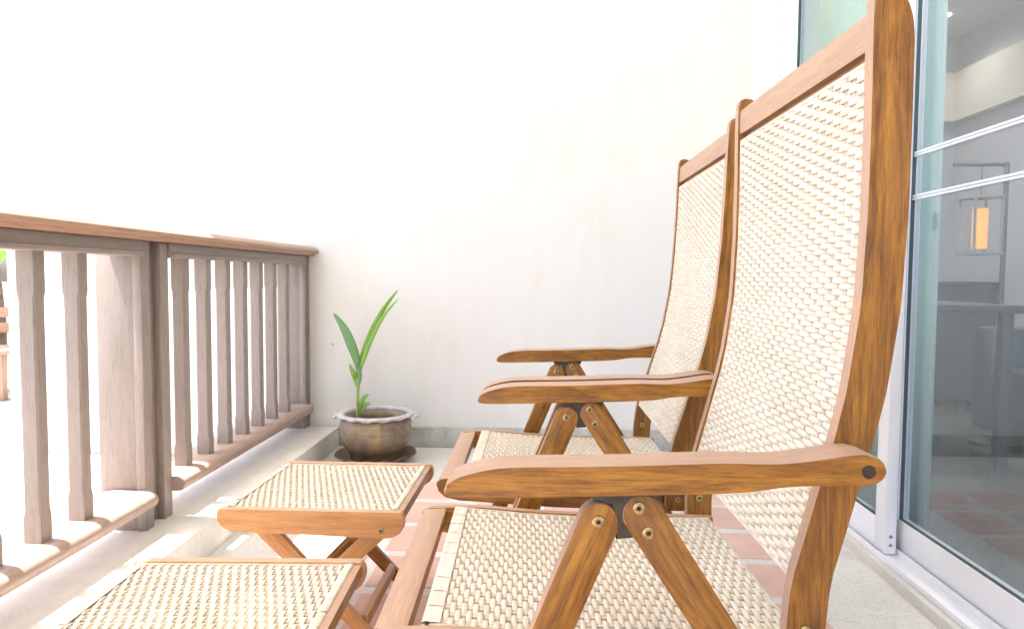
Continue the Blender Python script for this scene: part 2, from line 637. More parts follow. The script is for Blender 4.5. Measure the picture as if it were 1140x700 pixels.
wall = thing('balcony_wall', 'plain white plastered end wall behind the chairs and the potted plant', 'wall', (0, WALL_Y, 0))
box('plaster', -2.733, 1.159, 0.0, 0.2, -0.10, 3.5, M['wall'], wall)
bm = bmesh.new()
add_box(bm, -1.01, 1.0, -0.022, 0.003, 0.0, 0.103, 0.003)
finish(bm, 'skirting', M['skirting'], wall, None, smooth=True)
bm = bmesh.new()
add_cyl(bm, (-1.045, 0.001, 0.515), (0, -1, 0), 0.006, 0.006, 10)
finish(bm, 'wall_plug', plain('tan_plug', (0.50, 0.36, 0.24), 0.6), wall, None, smooth=True)

hw = thing('house_wall', 'white side wall around the sliding glass door', 'wall', (1.01, 0, 0))
bm = bmesh.new()
add_box(bm, 0, 0.15, 3.09, 3.449, -0.055, 3.5)
add_box(bm, 0, 0.15, -4.2, -1.02, -0.055, 3.5)
add_box(bm, 0, 0.15, -1.02, 3.09, 2.26, 3.5)
finish(bm, 'plaster', M['wall'], hw)
box('door_sill', -0.012, 0.15, -1.02, 3.09, -0.055, 0.03, M['sill'], hw, 0.004)
roof = thing('balcony_roof', 'white roof slab high over the balcony, with an added far extension to shade the railing', 'roof', (0, 0, 3.5))
bm = bmesh.new()
add_prism(bm, [(-1.75, -4.4), (5.4, -4.4), (5.4, 7.0), (-3.0, 7.0), (-3.0, 2.40), (-1.75, 2.40)], 0.002, 0.2, 0, axis='z')  # unseen outline set to limit the sun; far stretch added to shade the railing
finish(bm, 'slab', M['wall'], roof)

# ------------------------------------------------------------------ railing
rl = thing('wooden_railing', 'brown wooden balustrade with turned square balusters on the white kerb', 'railing', (-1.17, 0, 0.1))
RX, RZ = -1.17, 0.1
def rp(pts):
    return [(x - RX, z - RZ) for x, z in pts]
hand = [(-1.275, 0.975), (-1.27, 0.994), (-1.25, 1.004), (-1.20, 1.010), (-1.16, 1.008), (-1.135, 1.003), (-1.118, 0.995), (-1.110, 0.985), (-1.113, 0.975),
        (-1.128, 0.972), (-1.131, 0.966), (-1.136, 0.960), (-1.26, 0.960)]
prism('handrail', rp(hand), -0.6, 3.445, M['handrail_wood'], rl, 0.002, (0, 1, 0))
def seg_rail(name, outline, ya, yb, mat):
    prism(name, rp(outline), ya, yb, mat, rl, 0.002, (0, 1, 0))
sub = [(-1.235, 0.914), (-1.150, 0.914), (-1.146, 0.918), (-1.146, 0.927), (-1.152, 0.930), (-1.156, 0.9585), (-1.235, 0.9585)]
bot = smooth_poly([(-1.285, 0.182), (-1.15, 0.176), (-1.128, 0.182), (-1.120, 0.196), (-1.124, 0.212), (-1.138, 0.221), (-1.17, 0.223), (-1.285, 0.219)], 3, True)
posts = [(1.97, 2.12), (3.372, 3.445), (0.20, 0.35)]
spans = [(2.12, 3.372), (0.35, 1.97), (-0.6, 0.20)]
for ya, yb in spans:
    seg_rail('upper_rail', sub, ya, yb, M['rail_wood'])
    seg_rail('bottom_rail', bot, ya, yb, M['bottom_rail_wood'])
for pa, pb in posts:
    x0, x1 = -1.30 - RX, -1.185 - RX
    w = pb - pa
    p = box('newel_post', x0, x1, pa + 0.004, pb - 0.004, 0.0, 0.858, M['rail_wood'], rl, 0.003, (0, 0, 1))
    sw = 0.046 if w > 0.1 else 0.026
    for k, (a, b) in enumerate(((pa, pa + sw), (pb - sw, pb))):
        bt = 0.0 if w < 0.1 else 0.0
        box('batten', x1 - 0.002, -1.160 - RX, a, b, 0.0, 0.8585, M['rail_wood'], p, 0.003, (0, 0, 1))
ks = [2.25 + 0.1545 * k for k in range(0, 6)] + [2.165] + [1.89 - 0.1545 * k for k in range(1, 16)]
ks = [2.2535 + 0.1545 * k for k in range(0, 7) if 2.2535 + 0.1545 * k < 3.3] + [1.732 - 0.1545 * k for k in range(0, 14)]
ks = [y for y in ks if not (0.13 < y < 0.40) and y < 1.9 or y > 2.2]
ks += [2.135 + 0.012]
ks = [y for y in ks if y != 2.147]
def baluster(y):
    bm = bmesh.new()
    X0, X1, h = -1.216, -1.172, 0.019
    rings = []
    for z, c, ins in ((0.221, 0.0015, 0), (0.285, 0.0015, 0), (0.300, 0.0045, 0.0008), (0.802, 0.0045, 0.0008), (0.818, 0.0015, 0), (0.9145, 0.0015, 0)):
        a, b, hh = X0 + ins, X1 - ins, h - ins
        ring = [(a + c, -hh), (b - c, -hh), (b, -hh + c), (b, hh - c), (b - c, hh), (a + c, hh), (a, hh - c), (a, -hh + c)]
        rings.append([bm.verts.new((px - RX, y + py, z - RZ)) for px, py in ring])
    for q in range(len(rings) - 1):
        for i in range(8):
            bm.faces.new((rings[q][i], rings[q][(i + 1) % 8], rings[q + 1][(i + 1) % 8], rings[q + 1][i]))
    bm.faces.new(rings[0][::-1])
    bm.faces.new(rings[-1])
    finish(bm, 'baluster', M['rail_wood'], rl, (0, 0, 1))
for y in sorted(ks):
    baluster(y)

# ------------------------------------------------------------------ sliding door
dr = thing('sliding_door', 'white aluminium sliding glass door along the right side of the balcony', 'door', (1.03, 0, 0.03))
DX, DZ = 1.03, 0.03
def dbox(name, x0, x1, y0, y1, z0, z1, mat, parent, bev=0.0015):
    return box(name, x0 - DX, x1 - DX, y0, y1, z0 - DZ, z1 - DZ, mat, parent, bev)
bm = bmesh.new()
for (x0, x1, y0, y1, z0, z1) in [(1.028, 1.155, 2.99, 3.088, 0.03, 2.26), (1.028, 1.155, -1.02, -0.96, 0.03, 2.26), (1.028, 1.155, -0.96, 2.99, 2.19, 2.26)]:
    add_box(bm, x0 - DX, x1 - DX, y0, y1, z0 - DZ, z1 - DZ, 0.002)
finish(bm, 'door_frame', M['white_alu'], dr, None, smooth=True)
bm = bmesh.new()
for (x0, x1, z0, z1) in [(1.018, 1.155, 0.0305, 0.036), (1.018, 1.026, 0.036, 0.047), (1.078, 1.082, 0.036, 0.054), (1.125, 1.129, 0.036, 0.054), (1.151, 1.155, 0.036, 0.056)]:
    add_box(bm, x0 - DX, x1 - DX, -0.959, 2.989, z0 - DZ, z1 - DZ, 0.0008, 1)
finish(bm, 'floor_track', M['white_alu'], dr, None, smooth=True)
def panel(x0, x1, y0, y1, zb, zt, st, bars, lbl):
    xm = (x0 + x1) / 2
    bm = bmesh.new()
    for (a, b, c, d) in [(y0, y0 + st, zb, zt), (y1 - st, y1, zb, zt), (y0 + st, y1 - st, zb, zb + 0.095), (y0 + st, y1 - st, zt - 0.07, zt)]:
        add_box(bm, x0 - DX, x1 - DX, a, b, c - DZ, d - DZ, 0.002)
    f = finish(bm, 'door_panel', M['white_alu'], dr, None, smooth=True)
    f['label'] = lbl
    g = dbox('glass_pane', xm - 0.002, xm + 0.002, y0 + st - 0.001, y1 - st + 0.001, zb + 0.094, zt - 0.069, M['glass'], f, 0)
    bm = bmesh.new()
    e = 0.0025
    for (a, b, c, d) in [(y0 + st, y0 + st + e, zb + 0.095, zt - 0.07), (y1 - st - e, y1 - st, zb + 0.095, zt - 0.07), (y0 + st + e, y1 - st - e, zb + 0.095, zb + 0.0975)]:
        add_box(bm, x0 + 0.004 - DX, xm - 0.0025 - DX, a, b, c - DZ, d - DZ)
    finish(bm, 'gasket', M['gasket'], f)
    for zc in bars:
        bm = bmesh.new()
        add_box(bm, xm - 0.011 - DX, xm - 0.0025 - DX, y0 + st + e, y1 - st - e, zc - 0.0075 - DZ, zc - 0.001 - DZ, 0.001, 1)
        add_box(bm, xm - 0.011 - DX, xm - 0.0025 - DX, y0 + st + e, y1 - st - e, zc + 0.001 - DZ, zc + 0.0075 - DZ, 0.001, 1)
        finish(bm, 'glazing_bar', M['bar'], f, None, smooth=True)
    return f
p1 = panel(1.038, 1.072, 2.075, 2.985, 0.04, 2.188, 0.062, [], 'far sliding panel with a black latch on its edge')
p2 = panel(1.086, 1.120, 0.28, 2.16, 0.045, 2.188, 0.062, [1.2265, 1.101], 'near sliding panel with two thin white glazing bars')
p3 = panel(1.0385, 1.0715, -0.955, 0.35, 0.04, 2.188, 0.062, [], 'panel nearest the camera')
dbox('latch', 1.051, 1.060, 2.069, 2.0745, 1.005, 1.055, M['black'], p1, 0.001)
bm = bmesh.new()
for z in (0.093, 0.067):
    add_cyl(bm, (1.0555 - DX, 2.0755, z - DZ), (0, -1, 0), 0.0052, 0.002, 14)
finish(bm, 'screw', M['screw'], p1)

# room behind the glass
M['room_wall'] = plain('grey_room_wall', (0.48, 0.475, 0.51), 0.7, 0, 0.03, 1.0)
M['room_ceiling'] = plain('room_ceiling', (0.60, 0.62, 0.64), 0.8, 0, 0.02, 1.0)
M['pelmet'] = plain('beige_pelmet', (0.68, 0.62, 0.54), 0.6, 0, 0.03, 1.0)
M['room_floor'] = plain('dark_polished_floor', (0.10, 0.11, 0.11), 0.12, 0, 0.2, 3.0)
struct(box('room_floor', 1.16, 5.4, -4.2, 5.4, -0.055, 0.02, M['room_floor']))
rw = thing('room_wall', 'grey inner walls of the room seen through the door glass', 'wall', (3.0, 5.18, 0.02))
bm = bmesh.new()
add_box(bm, -1.85, 0.0, 0.0, 0.1, 0.0, 2.72)
add_box(bm, 0.0, 0.1, -7.6, 0.1, 0.0, 2.72)
finish(bm, 'wall_face', M['room_wall'], rw)
bm = bmesh.new()
add_box(bm, -1.85, -0.001, -0.06, -0.001, 1.97, 2.31)
add_box(bm, -0.06, -0.002, -7.6, -0.061, 1.97, 2.31)
finish(bm, 'pelmet_band', M['pelmet'], rw)
box('side_wall', -1.85, -1.75, -1.72, -0.062, 0.0, 2.72, M['room_wall'], rw)
cl = thing('room_ceiling', 'pale ceiling of the room behind the glass door', 'ceiling', (2.0, 1.3, 2.6))
box('ceiling_panel', -0.84, 0.999, -3.9, 3.87, 0.0, 0.10, M['room_ceiling'], cl)

def curtain(name_label, y0, y1, x, waves, col, sheer=0.25):
    t = thing('curtain', name_label, 'curtain', (x, (y0 + y1) / 2, 0.04))
    bm = bmesh.new()
    n = waves * 12
    L = y1 - y0
    cols = []
    for i in range(n + 1):
        y = -L / 2 + L * i / n
        dx = 0.022 * math.sin(2 * math.pi * i / 12) + 0.008 * math.sin(i * 0.37)
        cols.append([bm.verts.new((dx * k, y, z)) for k, z in ((1.1, 0.0), (1.0, 0.8), (0.9, 1.6), (0.6, 2.12))])
    for i in range(n):
        for q in range(3):
            bm.faces.new((cols[i][q], cols[i + 1][q], cols[i + 1][q + 1], cols[i][q + 1]))
    m, nt, b = new_mat('curtain_cloth')
    b.inputs['Base Color'].default_value = (*col, 1)
    b.inputs['Roughness'].default_value = 0.8
    tl = nt.nodes.new('ShaderNodeBsdfTranslucent')
    tl.inputs[0].default_value = (*col, 1)
    mx = nt.nodes.new('ShaderNodeMixShader')
    mx.inputs[0].default_value = sheer
    nt.links.new(b.outputs[0], mx.inputs[1])
    nt.links.new(tl.outputs[0], mx.inputs[2])
    nt.links.new(mx.outputs[0], nt.nodes['Material Output'].inputs[0])
    o = finish(bm, 'curtain_fabric', m, t, None, smooth=True, auto=False)
    so = o.modifiers.new('thick', 'SOLIDIFY')
    so.thickness = 0.002
    bm = bmesh.new()
    add_tube(bm, [(0, -L / 2 - 0.03, 2.13), (0, L / 2 + 0.03, 2.13)], 0.012, 10)
    finish(bm, 'curtain_rod', M['white_alu'], t, None, smooth=True)
    return t
curtain('pale green curtain drawn behind the far door panel', 2.24, 3.42, 1.24, 11, (0.70, 0.82, 0.74), 0.4)

# lamp
lx, ly = 2.215, 3.6
lp = thing('floor_lamp', 'lit lantern lamp hanging from a thin metal stand inside the room', 'lamp', (lx + 0.12, ly, 0.02))
bm = bmesh.new()
add_cyl(bm, (0, 0, 0), (0, 0, 1), 0.12, 0.02, 24)
add_tube(bm, [(0, 0, 0.02), (0, 0, 1.43)], 0.012, 10)
add_tube(bm, [(0.0, 0, 1.42), (-0.26, 0, 1.42)], 0.010, 8)
add_tube(bm, [(-0.12, 0, 1.42), (-0.12, 0, 1.24)], 0.003, 6)
finish(bm, 'lamp_stand', plain('grey_lamp_metal', (0.16, 0.17, 0.18), 0.4, 0.5), lp, None, smooth=True)
bm = bmesh.new()
for sx in (-1, 1):
    for sy in (-1, 1):
        add_box(bm, -0.12 + sx * 0.065 - 0.005, -0.12 + sx * 0.065 + 0.005, sy * 0.065 - 0.005, sy * 0.065 + 0.005, 0.98, 1.25)
add_box(bm, -0.195, -0.045, -0.075, 0.075, 1.25, 1.262)
add_box(bm, -0.195, -0.045, -0.075, 0.075, 0.968, 0.98)
finish(bm, 'lantern_frame', plain('grey_lamp_metal', (0.34, 0.35, 0.36), 0.5, 0.2), lp)
m, nt, b = new_mat('lit_lampshade')
b.inputs['Base Color'].default_value = (0.25, 0.12, 0.05, 1)
gr = coords(nt)
sx = nt.nodes.new('ShaderNodeSeparateXYZ')
nt.links.new(gr, sx.inputs[0])
b.inputs['Emission Color'].default_value = (1.0, 0.42, 0.10, 1)
b.inputs['Emission Strength'].default_value = 0.30
bm = bmesh.new()
add_cyl(bm, (-0.12, 0, 1.0), (0, 0, 1), 0.034, 0.2, 24)
finish(bm, 'lit_shade', m, lp, None, smooth=True)

# ceiling downlights of the room (far corner one seen lit; others added to brighten it)
m, nt, b = new_mat('lit_downlight')
b.inputs['Emission Color'].default_value = (1.0, 0.86, 0.62, 1)
b.inputs['Emission Strength'].default_value = 1.6
M['downlight'] = m
for k, (ax, ay) in enumerate(((2.62, 4.75), (1.75, 3.0), (1.9, 1.4), (1.75, 4.2))):
    dl = thing('ceiling_downlight', ['warm lit round downlight in the far corner of the room ceiling', 'added downlight brightening the room behind the curtain',
               'added downlight brightening the room above the sofa', 'added downlight brightening the room above the sideboard'][k], 'ceiling light', (ax, ay, 2.6), 0, 'downlights in the room ceiling')
    bm = bmesh.new()
    add_lathe(bm, [(0.055, -0.001), (0.060, -0.010), (0.078, -0.010), (0.080, -0.001)], 28)
    finish(bm, 'trim_ring', M['white_alu'], dl, None, smooth=True)
    bm = bmesh.new()
    add_cyl(bm, (0, 0, -0.006), (0, 0, 1), 0.054, 0.004, 24)
    finish(bm, 'lit_lens', M['downlight'], dl)
    ld = bpy.data.lights.new('downlight', 'SPOT')
    ld.energy = (4, 26, 26, 24)[k]
    ld.color = (1.0, 0.93, 0.84)
    ld.spot_size = R(150)
    ld.spot_blend = 0.8
    ld.shadow_soft_size = 0.05
    lo = bpy.data.objects.new('downlight_lamp', ld)
    COL.objects.link(lo)
    lo.parent = dl
    lo.location = (0, 0, -0.02)

# sideboard along the far inner wall and table
M['navy'] = plain('dark_teal_furniture', (0.04, 0.075, 0.10), 0.3, 0, 0.2, 2.0)
sb = thing('sideboard', 'long dark teal cabinet against the grey inner wall', 'cabinet', (2.7, 4.4, 0.02))
box('cabinet_body', -1.3, 0.29, 0.25, 0.70, 0.05, 0.80, M['navy'], sb, 0.006)
box('cabinet_top', -1.31, 0.295, 0.24, 0.715, 0.80, 0.83, M['navy'], sb, 0.004)
bm = bmesh.new()
for px in (-1.2, 0.1):
    for py in (0.3, 0.62):
        add_box(bm, px, px + 0.05, py, py + 0.05, 0.0, 0.05)
bm.free()
for px in (-1.2, 0.1):
    for py in (0.3, 0.62):
        box('cabinet_foot', px, px + 0.05, py, py + 0.05, 0.0, 0.049, M['navy'], sb)
sofa = thing('sofa', 'dark teal sofa beside the inner wall under the lamp', 'sofa', (2.72, 2.6, 0.02))
box('sofa_base', -0.42, 0.27, -0.9, 1.0, 0.06, 0.40, M['navy'], sofa, 0.03)
box('sofa_back', 0.05, 0.27, -0.9, 1.0, 0.401, 0.84, M['navy'], sofa, 0.04)
box('sofa_arm', -0.42, 0.05, 1.001, 1.16, 0.06, 0.60, M['navy'], sofa, 0.03)
box('sofa_arm', -0.42, 0.05, -1.06, -0.901, 0.06, 0.60, M['navy'], sofa, 0.03)
box('cushion', -0.18, 0.045, 0.15, 0.62, 0.40, 0.82, plain('grey_cushion', (0.16, 0.2, 0.22), 0.8), sofa, 0.05, seg=4)

vs_ = thing('vase', 'dark slender vase on the teal sideboard', 'vase', (2.2, 4.85, 0.85))
bm = bmesh.new()
add_lathe(bm, [(0.001, 0.0), (0.05, 0.0), (0.075, 0.06), (0.07, 0.12), (0.03, 0.20), (0.028, 0.26), (0.04, 0.28), (0.034, 0.28), (0.022, 0.25)], 28)
finish(bm, 'vase_body', M['navy'], vs_, None, smooth=True, auto=False)
tb = thing('dining_table', 'dark table in the room in front of the sideboard', 'table', (1.95, 3.55, 0.02))
box('table_top', -0.40, 0.10, -0.55, 0.45, 0.70, 0.735, M['navy'], tb, 0.004)
for px in (-0.37, 0.03):
    for py in (-0.52, 0.38):
        box('leg', px, px + 0.045, py, py + 0.045, 0.0, 0.6995, M['navy'], tb, 0.003)

# ------------------------------------------------------------------ recliner chair
WID = 0.646
def stile_front(z):
    zs = [0.378, 0.43, 0.489, 0.541, 0.605, 0.675, 0.726, 0.829, 0.94, 1.046, 1.20]
    xs = [0.3085, 0.3085, 0.3135, 0.3275, 0.344, 0.3625, 0.3735, 0.387, 0.3915, 0.392, 0.3905]
    for i in range(1, len(zs)):
        if z <= zs[i] or i == len(zs) - 1:
            t = (z - zs[i - 1]) / (zs[i] - zs[i - 1])
            return xs[i - 1] + (xs[i] - xs[i - 1]) * t

def bolt(parent, x, z, y, sgn, r=0.0072, mat=None):
    """brass screw seen from -y (sgn -1) or +y"""
    bm = bmesh.new()
    n = 22
    prof = [(r * 1.06, 0.0), (r, 0.0022), (r * 0.72, 0.0030), (r * 0.40, 0.0027), (r * 0.34, 0.0004), (0.0001, 0.0004)]
    rings = []
    for rr, h in prof:
        rings.append([bm.verts.new((x + rr * math.cos(2 * math.pi * i / n), y + sgn * h, z + rr * math.sin(2 * math.pi * i / n))) for i in range(n)])
    for q in range(len(rings) - 1):
        for i in range(n):
            bm.faces.new((rings[q][i], rings[q][(i + 1) % n], rings[q + 1][(i + 1) % n], rings[q + 1][i]))
    o = finish(bm, 'bolt', M['brass'], parent, None, smooth=True)
    bm = bmesh.new()
    add_cyl(bm, (x, y, z), (0, sgn, 0), r * 0.36, 0.0012, 6)
    finish(bm, 'bolt_socket', M['slot'], parent)
    return o

def make_chair(label, loc, rz):
    t = thing('recliner_chair', label, 'chair', loc, rz, 'reclining chairs side by side')
    G = (1, 0, 0)
    # arms
    top = [(-0.1075, 0.611), (-0.108, 0.616), (-0.105, 0.621), (-0.100, 0.6255), (-0.089, 0.6315), (-0.068, 0.6375), (-0.046, 0.6415), (-0.014, 0.6435), (0.042, 0.6445),
           (0.10, 0.646), (0.16, 0.6485), (0.215, 0.6505), (0.25, 0.6500), (0.28, 0.6505), (0.31, 0.6540), (0.335, 0.6580), (0.355, 0.6610), (0.372, 0.6620), (0.384, 0.6590),
           (0.392, 0.6525), (0.3955, 0.644), (0.394, 0.636), (0.388, 0.6300), (0.377, 0.6265)]
    under = [(0.35, 0.6260), (0.30, 0.6250), (0.272, 0.6225), (0.245, 0.6180), (0.20, 0.6150), (0.12, 0.6125), (0.042, 0.6100), (-0.054, 0.6072), (-0.088, 0.6072), (-0.099, 0.6080), (-0.1045, 0.6092)]
    for y0, s in ((0.0, 1), (WID, -1)):
        ya, yb = (y0, y0 + 0.056) if s > 0 else (y0 - 0.056, y0)
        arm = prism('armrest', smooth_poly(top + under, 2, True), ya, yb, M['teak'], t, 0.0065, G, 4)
        # plugged screw hole at the rear, on the outer side
        yo, sg = (ya, -1) if s > 0 else (yb, 1)
        bm = bmesh.new()
        n = 20
        rings = []
        for rr, h in ((0.0078, 0.0008), (0.0068, 0.0010), (0.0062, 0.0006), (0.0001, 0.0006)):
            rings.append([bm.verts.new((0.3745 + rr * math.cos(2 * math.pi * i / n), yo + sg * h, 0.6425 + rr * math.sin(2 * math.pi * i / n))) for i in range(n)])
        for q in range(3):
            for i in range(n):
                bm.faces.new((rings[q][i], rings[q][(i + 1) % n], rings[q + 1][(i + 1) % n], rings[q + 1][i]))
        finish(bm, 'screw_hole', M['slot'], arm, None)
        # legs, an inverted V under the arm
        la, lb = (ya + 0.010, ya + 0.034) if s > 0 else (yb - 0.040, yb - 0.016)
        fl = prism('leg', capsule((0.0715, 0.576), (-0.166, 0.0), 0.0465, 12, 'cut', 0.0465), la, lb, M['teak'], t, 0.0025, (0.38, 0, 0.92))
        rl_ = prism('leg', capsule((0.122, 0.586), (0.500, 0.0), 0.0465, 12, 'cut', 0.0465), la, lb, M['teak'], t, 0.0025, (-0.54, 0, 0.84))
        for yy, sg in ((la, -1), (lb, 1)):
            bolt(fl, 0.0705, 0.578, yy, sg)
            bolt(rl_, 0.1170, 0.5945, yy, sg)
            bolt(rl_, 0.1285, 0.5655, yy, sg)
        # dark notch block of the folding gear
        ma, mb = la + 0.003, lb - 0.003
        prism('hinge_block', [(0.062, 0.6085), (0.146, 0.6105), (0.144, 0.603), (0.114, 0.600), (0.111, 0.558), (0.092, 0.556), (0.088, 0.598), (0.064, 0.602)], ma, mb, M['dark_metal'], t, 0.001)
        # seat rail
        sa, sb_ = (0.0768, 0.0925) if s > 0 else (WID - 0.0925, WID - 0.0768)
        upper = smooth_poly([(-0.214, 0.398), (-0.205, 0.4045), (-0.188, 0.4075), (-0.119, 0.4095), (-0.079, 0.4080), (-0.009, 0.4025), (0.077, 0.3985), (0.22, 0.3965), (0.352, 0.3955)], 3)
        low = [(0.356, 0.392), (0.357, 0.346), (0.352, 0.341), (0.20, 0.343), (0.05, 0.346), (-0.08, 0.353), (-0.165, 0.358), (-0.195, 0.364), (-0.210, 0.378), (-0.215, 0.392)]
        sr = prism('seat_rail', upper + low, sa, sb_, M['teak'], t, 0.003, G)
        for yy, sg in ((sa, -1), (sb_, 1)):
            bolt(sr, 0.335, 0.366, yy, sg, 0.006)
        # back stile
        a, b_ = (0.0565, 0.0765) if s > 0 else (WID - 0.0765, WID - 0.0565)
        fr = [(stile_front(0.352 + (1.190 - 0.352) * i / 34), 0.352 + (1.190 - 0.352) * i / 34) for i in range(35)]
        w = 0.048
        rr = [(x + w, z) for x, z in fr if 0.37 < z < 1.145][::-1]
        outl = [(fr[0][0] + 0.004, 0.347)] + fr + smooth_poly([(0.3935, 1.199), (0.402, 1.2040), (0.412, 1.2035), (0.422, 1.197), (0.4305, 1.1855), (0.436, 1.170), (0.4385, 1.152)], 3) + rr + [(fr[0][0] + w, 0.357), (fr[0][0] + w - 0.006, 0.347)]
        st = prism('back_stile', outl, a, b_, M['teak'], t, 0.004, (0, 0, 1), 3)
        for yy, sg in ((a, -1), (b_, 1)):
            bolt(st, 0.332, 0.428, yy, sg, 0.0068)
            bolt(st, 0.334, 0.372, yy, sg, 0.006) if (yy == a) == (s > 0) else None
    # back frame top and bottom
    y0, y1 = 0.0768, WID - 0.0768
    cb = prism('back_crossbar', smooth_poly([(0.3945, 1.140), (0.3945, 1.176), (0.399, 1.1805), (0.416, 1.1805), (0.4195, 1.176), (0.4195, 1.140), (0.416, 1.136), (0.398, 1.136)], 2, True), y0, y1, M['teak'], t, 0, (0, 1, 0))
    # weave of the back, slightly dished
    zb, zt = 0.490, 1.119
    path = []
    for i in range(41):
        z = zb + (zt - zb) * i / 40
        path.append((stile_front(z) + 0.006, z))
    weave('back_weave', path, y0 + 0.005, y1 - 0.005, t, wrap=(0, 0))
    prism('weave_batten', [(0.4075, 1.110), (0.4125, 1.110), (0.4125, 1.1355), (0.4075, 1.1355)], y0, y1, M['teak'], t, 0, (0, 1, 0))
    for zz in (zb - 0.002, zt + 0.003):
        bm = bmesh.new()
        add_tube(bm, [(stile_front(zz) + 0.007, y0 - 0.003, zz), (stile_front(zz) + 0.007, y1 + 0.003, zz)], 0.0034, 10)
        finish(bm, 'cross_rod', M['resin'], t, None, smooth=True)
    # seat
    y0, y1 = 0.0928, WID - 0.0928
    prism('seat_front_bar', [(-0.212, 0.386), (-0.2105, 0.401), (-0.206, 0.4045), (-0.172, 0.4075), (-0.1665, 0.405), (-0.165, 0.388), (-0.168, 0.384), (-0.208, 0.382)], y0, y1, M['teak'], t, 0, (0, 1, 0))
    path = [(0.345, 0.3930), (0.25, 0.3925), (0.077, 0.3935), (-0.009, 0.3975), (-0.079, 0.4035), (-0.119, 0.4065), (-0.138, 0.4070)]
    weave('seat_weave', path, y0 + 0.004, y1 - 0.004, t, 0.0076, wrap=(0, 1))
    for xx, zz in ((-0.146, 0.4045), (0.3465, 0.3895)):
        bm = bmesh.new()
        add_tube(bm, [(xx, y0 - 0.003, zz), (xx, y1 + 0.003, zz)], 0.0038, 10)
        finish(bm, 'cross_rod', M['resin'], t, None, smooth=True)
    prism('seat_rear_bar', [(0.300, 0.345), (0.322, 0.345), (0.322, 0.378), (0.300, 0.378)], y0, y1, M['teak'], t, 0.002, (0, 1, 0))
    # low stretchers tying the legs
    for xx in (-0.135, 0.450):
        zz = 0.075
        bm = bmesh.new()
        add_box(bm, xx - 0.011, xx + 0.011, 0.0345, WID - 0.0405, zz - 0.02, zz + 0.02, 0.003)
        finish(bm, 'stretcher', M['teak'], t, (0, 1, 0), smooth=True)
    return t

chairs_label = 'woven recliner nearest the camera, with its long near arm across the foreground'
c1 = make_chair(chairs_label, (0, 0.78, 0), R(1.4))

def copy_tree(root):
    r = root.copy()
    COL.objects.link(r)
    for ch in list(root.children):
        c = ch.copy()
        COL.objects.link(c)
        c.parent = r
        for g in list(ch.children):
            d = g.copy()
            COL.objects.link(d)
            d.parent = c
    return r

c2 = copy_tree(c1)
c2.location = (-0.014, 1.452, 0)
c2.rotation_euler = (0, 0, R(0.5))
c2['label'] = 'woven recliner behind the front one, nearer the white end wall'
piv = Vector((0.3745, 0, 0.6425))
lean = Matrix.Translation(piv) @ Matrix.Rotation(R(2.6), 4, 'Y') @ Matrix.Translation(-piv)
for ch in c2.children:
    nm = ch.name.split('.')[0]
    if nm in ('back_stile', 'back_crossbar', 'back_weave', 'weave_batten') or (nm == 'cross_rod' and (ch.bound_box[0][0] > 0.2 and ch.bound_box[0][2] > 0.42)):
        ch.matrix_local = lean

# ------------------------------------------------------------------ footrests
def make_footrest(label, loc, rz):
    t = thing('footrest', label, 'footstool', loc, rz, 'woven footrests in front of the recliners')
    W = 0.41
    board = smooth_poly([(-0.420, 0.3385), (-0.4255, 0.325), (-0.420, 0.308), (-0.405, 0.292), (-0.385, 0.286)], 3) + [(-0.20, 0.2835), (-0.05, 0.279)] + \
        smooth_poly([(-0.030, 0.281), (-0.012, 0.290), (-0.002, 0.303), (0.0, 0.318), (-0.003, 0.333), (-0.010, 0.3395)], 3)
    for ya, yb in ((0.0, 0.020), (W - 0.020, W)):
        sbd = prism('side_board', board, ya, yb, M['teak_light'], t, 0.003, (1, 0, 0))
        for yy, sg in ((ya, -1), (yb, 1)):
            bolt(sbd, -0.052, 0.298, yy, sg, 0.0065)
    prism('end_bar', [(-0.022, 0.312), (-0.006, 0.312), (-0.006, 0.335), (-0.022, 0.335)], 0.0202, W - 0.0202, M['teak'], t, 0.0015, (0, 1, 0))
    prism('end_bar', [(-0.405, 0.312), (-0.390, 0.312), (-0.390, 0.328), (-0.405, 0.328)], 0.0202, W - 0.0202, M['teak'], t, 0.0015, (0, 1, 0))
    weave('footrest_weave', [(-0.030, 0.3335), (-0.20, 0.3335), (-0.402, 0.3335)], 0.0235, W - 0.0235, t, 0.0076, tape=0.004)
    for ya in (0.0208, W - 0.0408):
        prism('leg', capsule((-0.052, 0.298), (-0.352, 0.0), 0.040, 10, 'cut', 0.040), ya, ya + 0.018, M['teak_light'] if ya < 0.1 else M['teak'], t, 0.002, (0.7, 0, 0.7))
    for ya in (0.0392, W - 0.0592):
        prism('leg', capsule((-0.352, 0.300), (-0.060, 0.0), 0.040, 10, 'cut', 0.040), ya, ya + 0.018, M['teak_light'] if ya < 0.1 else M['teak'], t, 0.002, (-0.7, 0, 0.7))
    for xx, zz in ((-0.318, 0.048), (-0.105, 0.062)):
        bm = bmesh.new()
        add_box(bm, xx - 0.009, xx + 0.009, 0.058, W - 0.060, zz - 0.014, zz + 0.014, 0.002)
        finish(bm, 'stretcher', M['teak_light'], t, (0, 1, 0), smooth=True)
    return t
f1 = make_footrest('woven wooden footrest cut off by the bottom edge, nearest the camera', (-0.300, 0.835, 0), R(2.2))
f2 = copy_tree(f1)
f2.location = (-0.296, 1.492, 0)
f2.rotation_euler = (0, 0, R(-0.6))
f2['label'] = 'woven footrest on crossed legs in the middle, between the kerb and the far recliner'

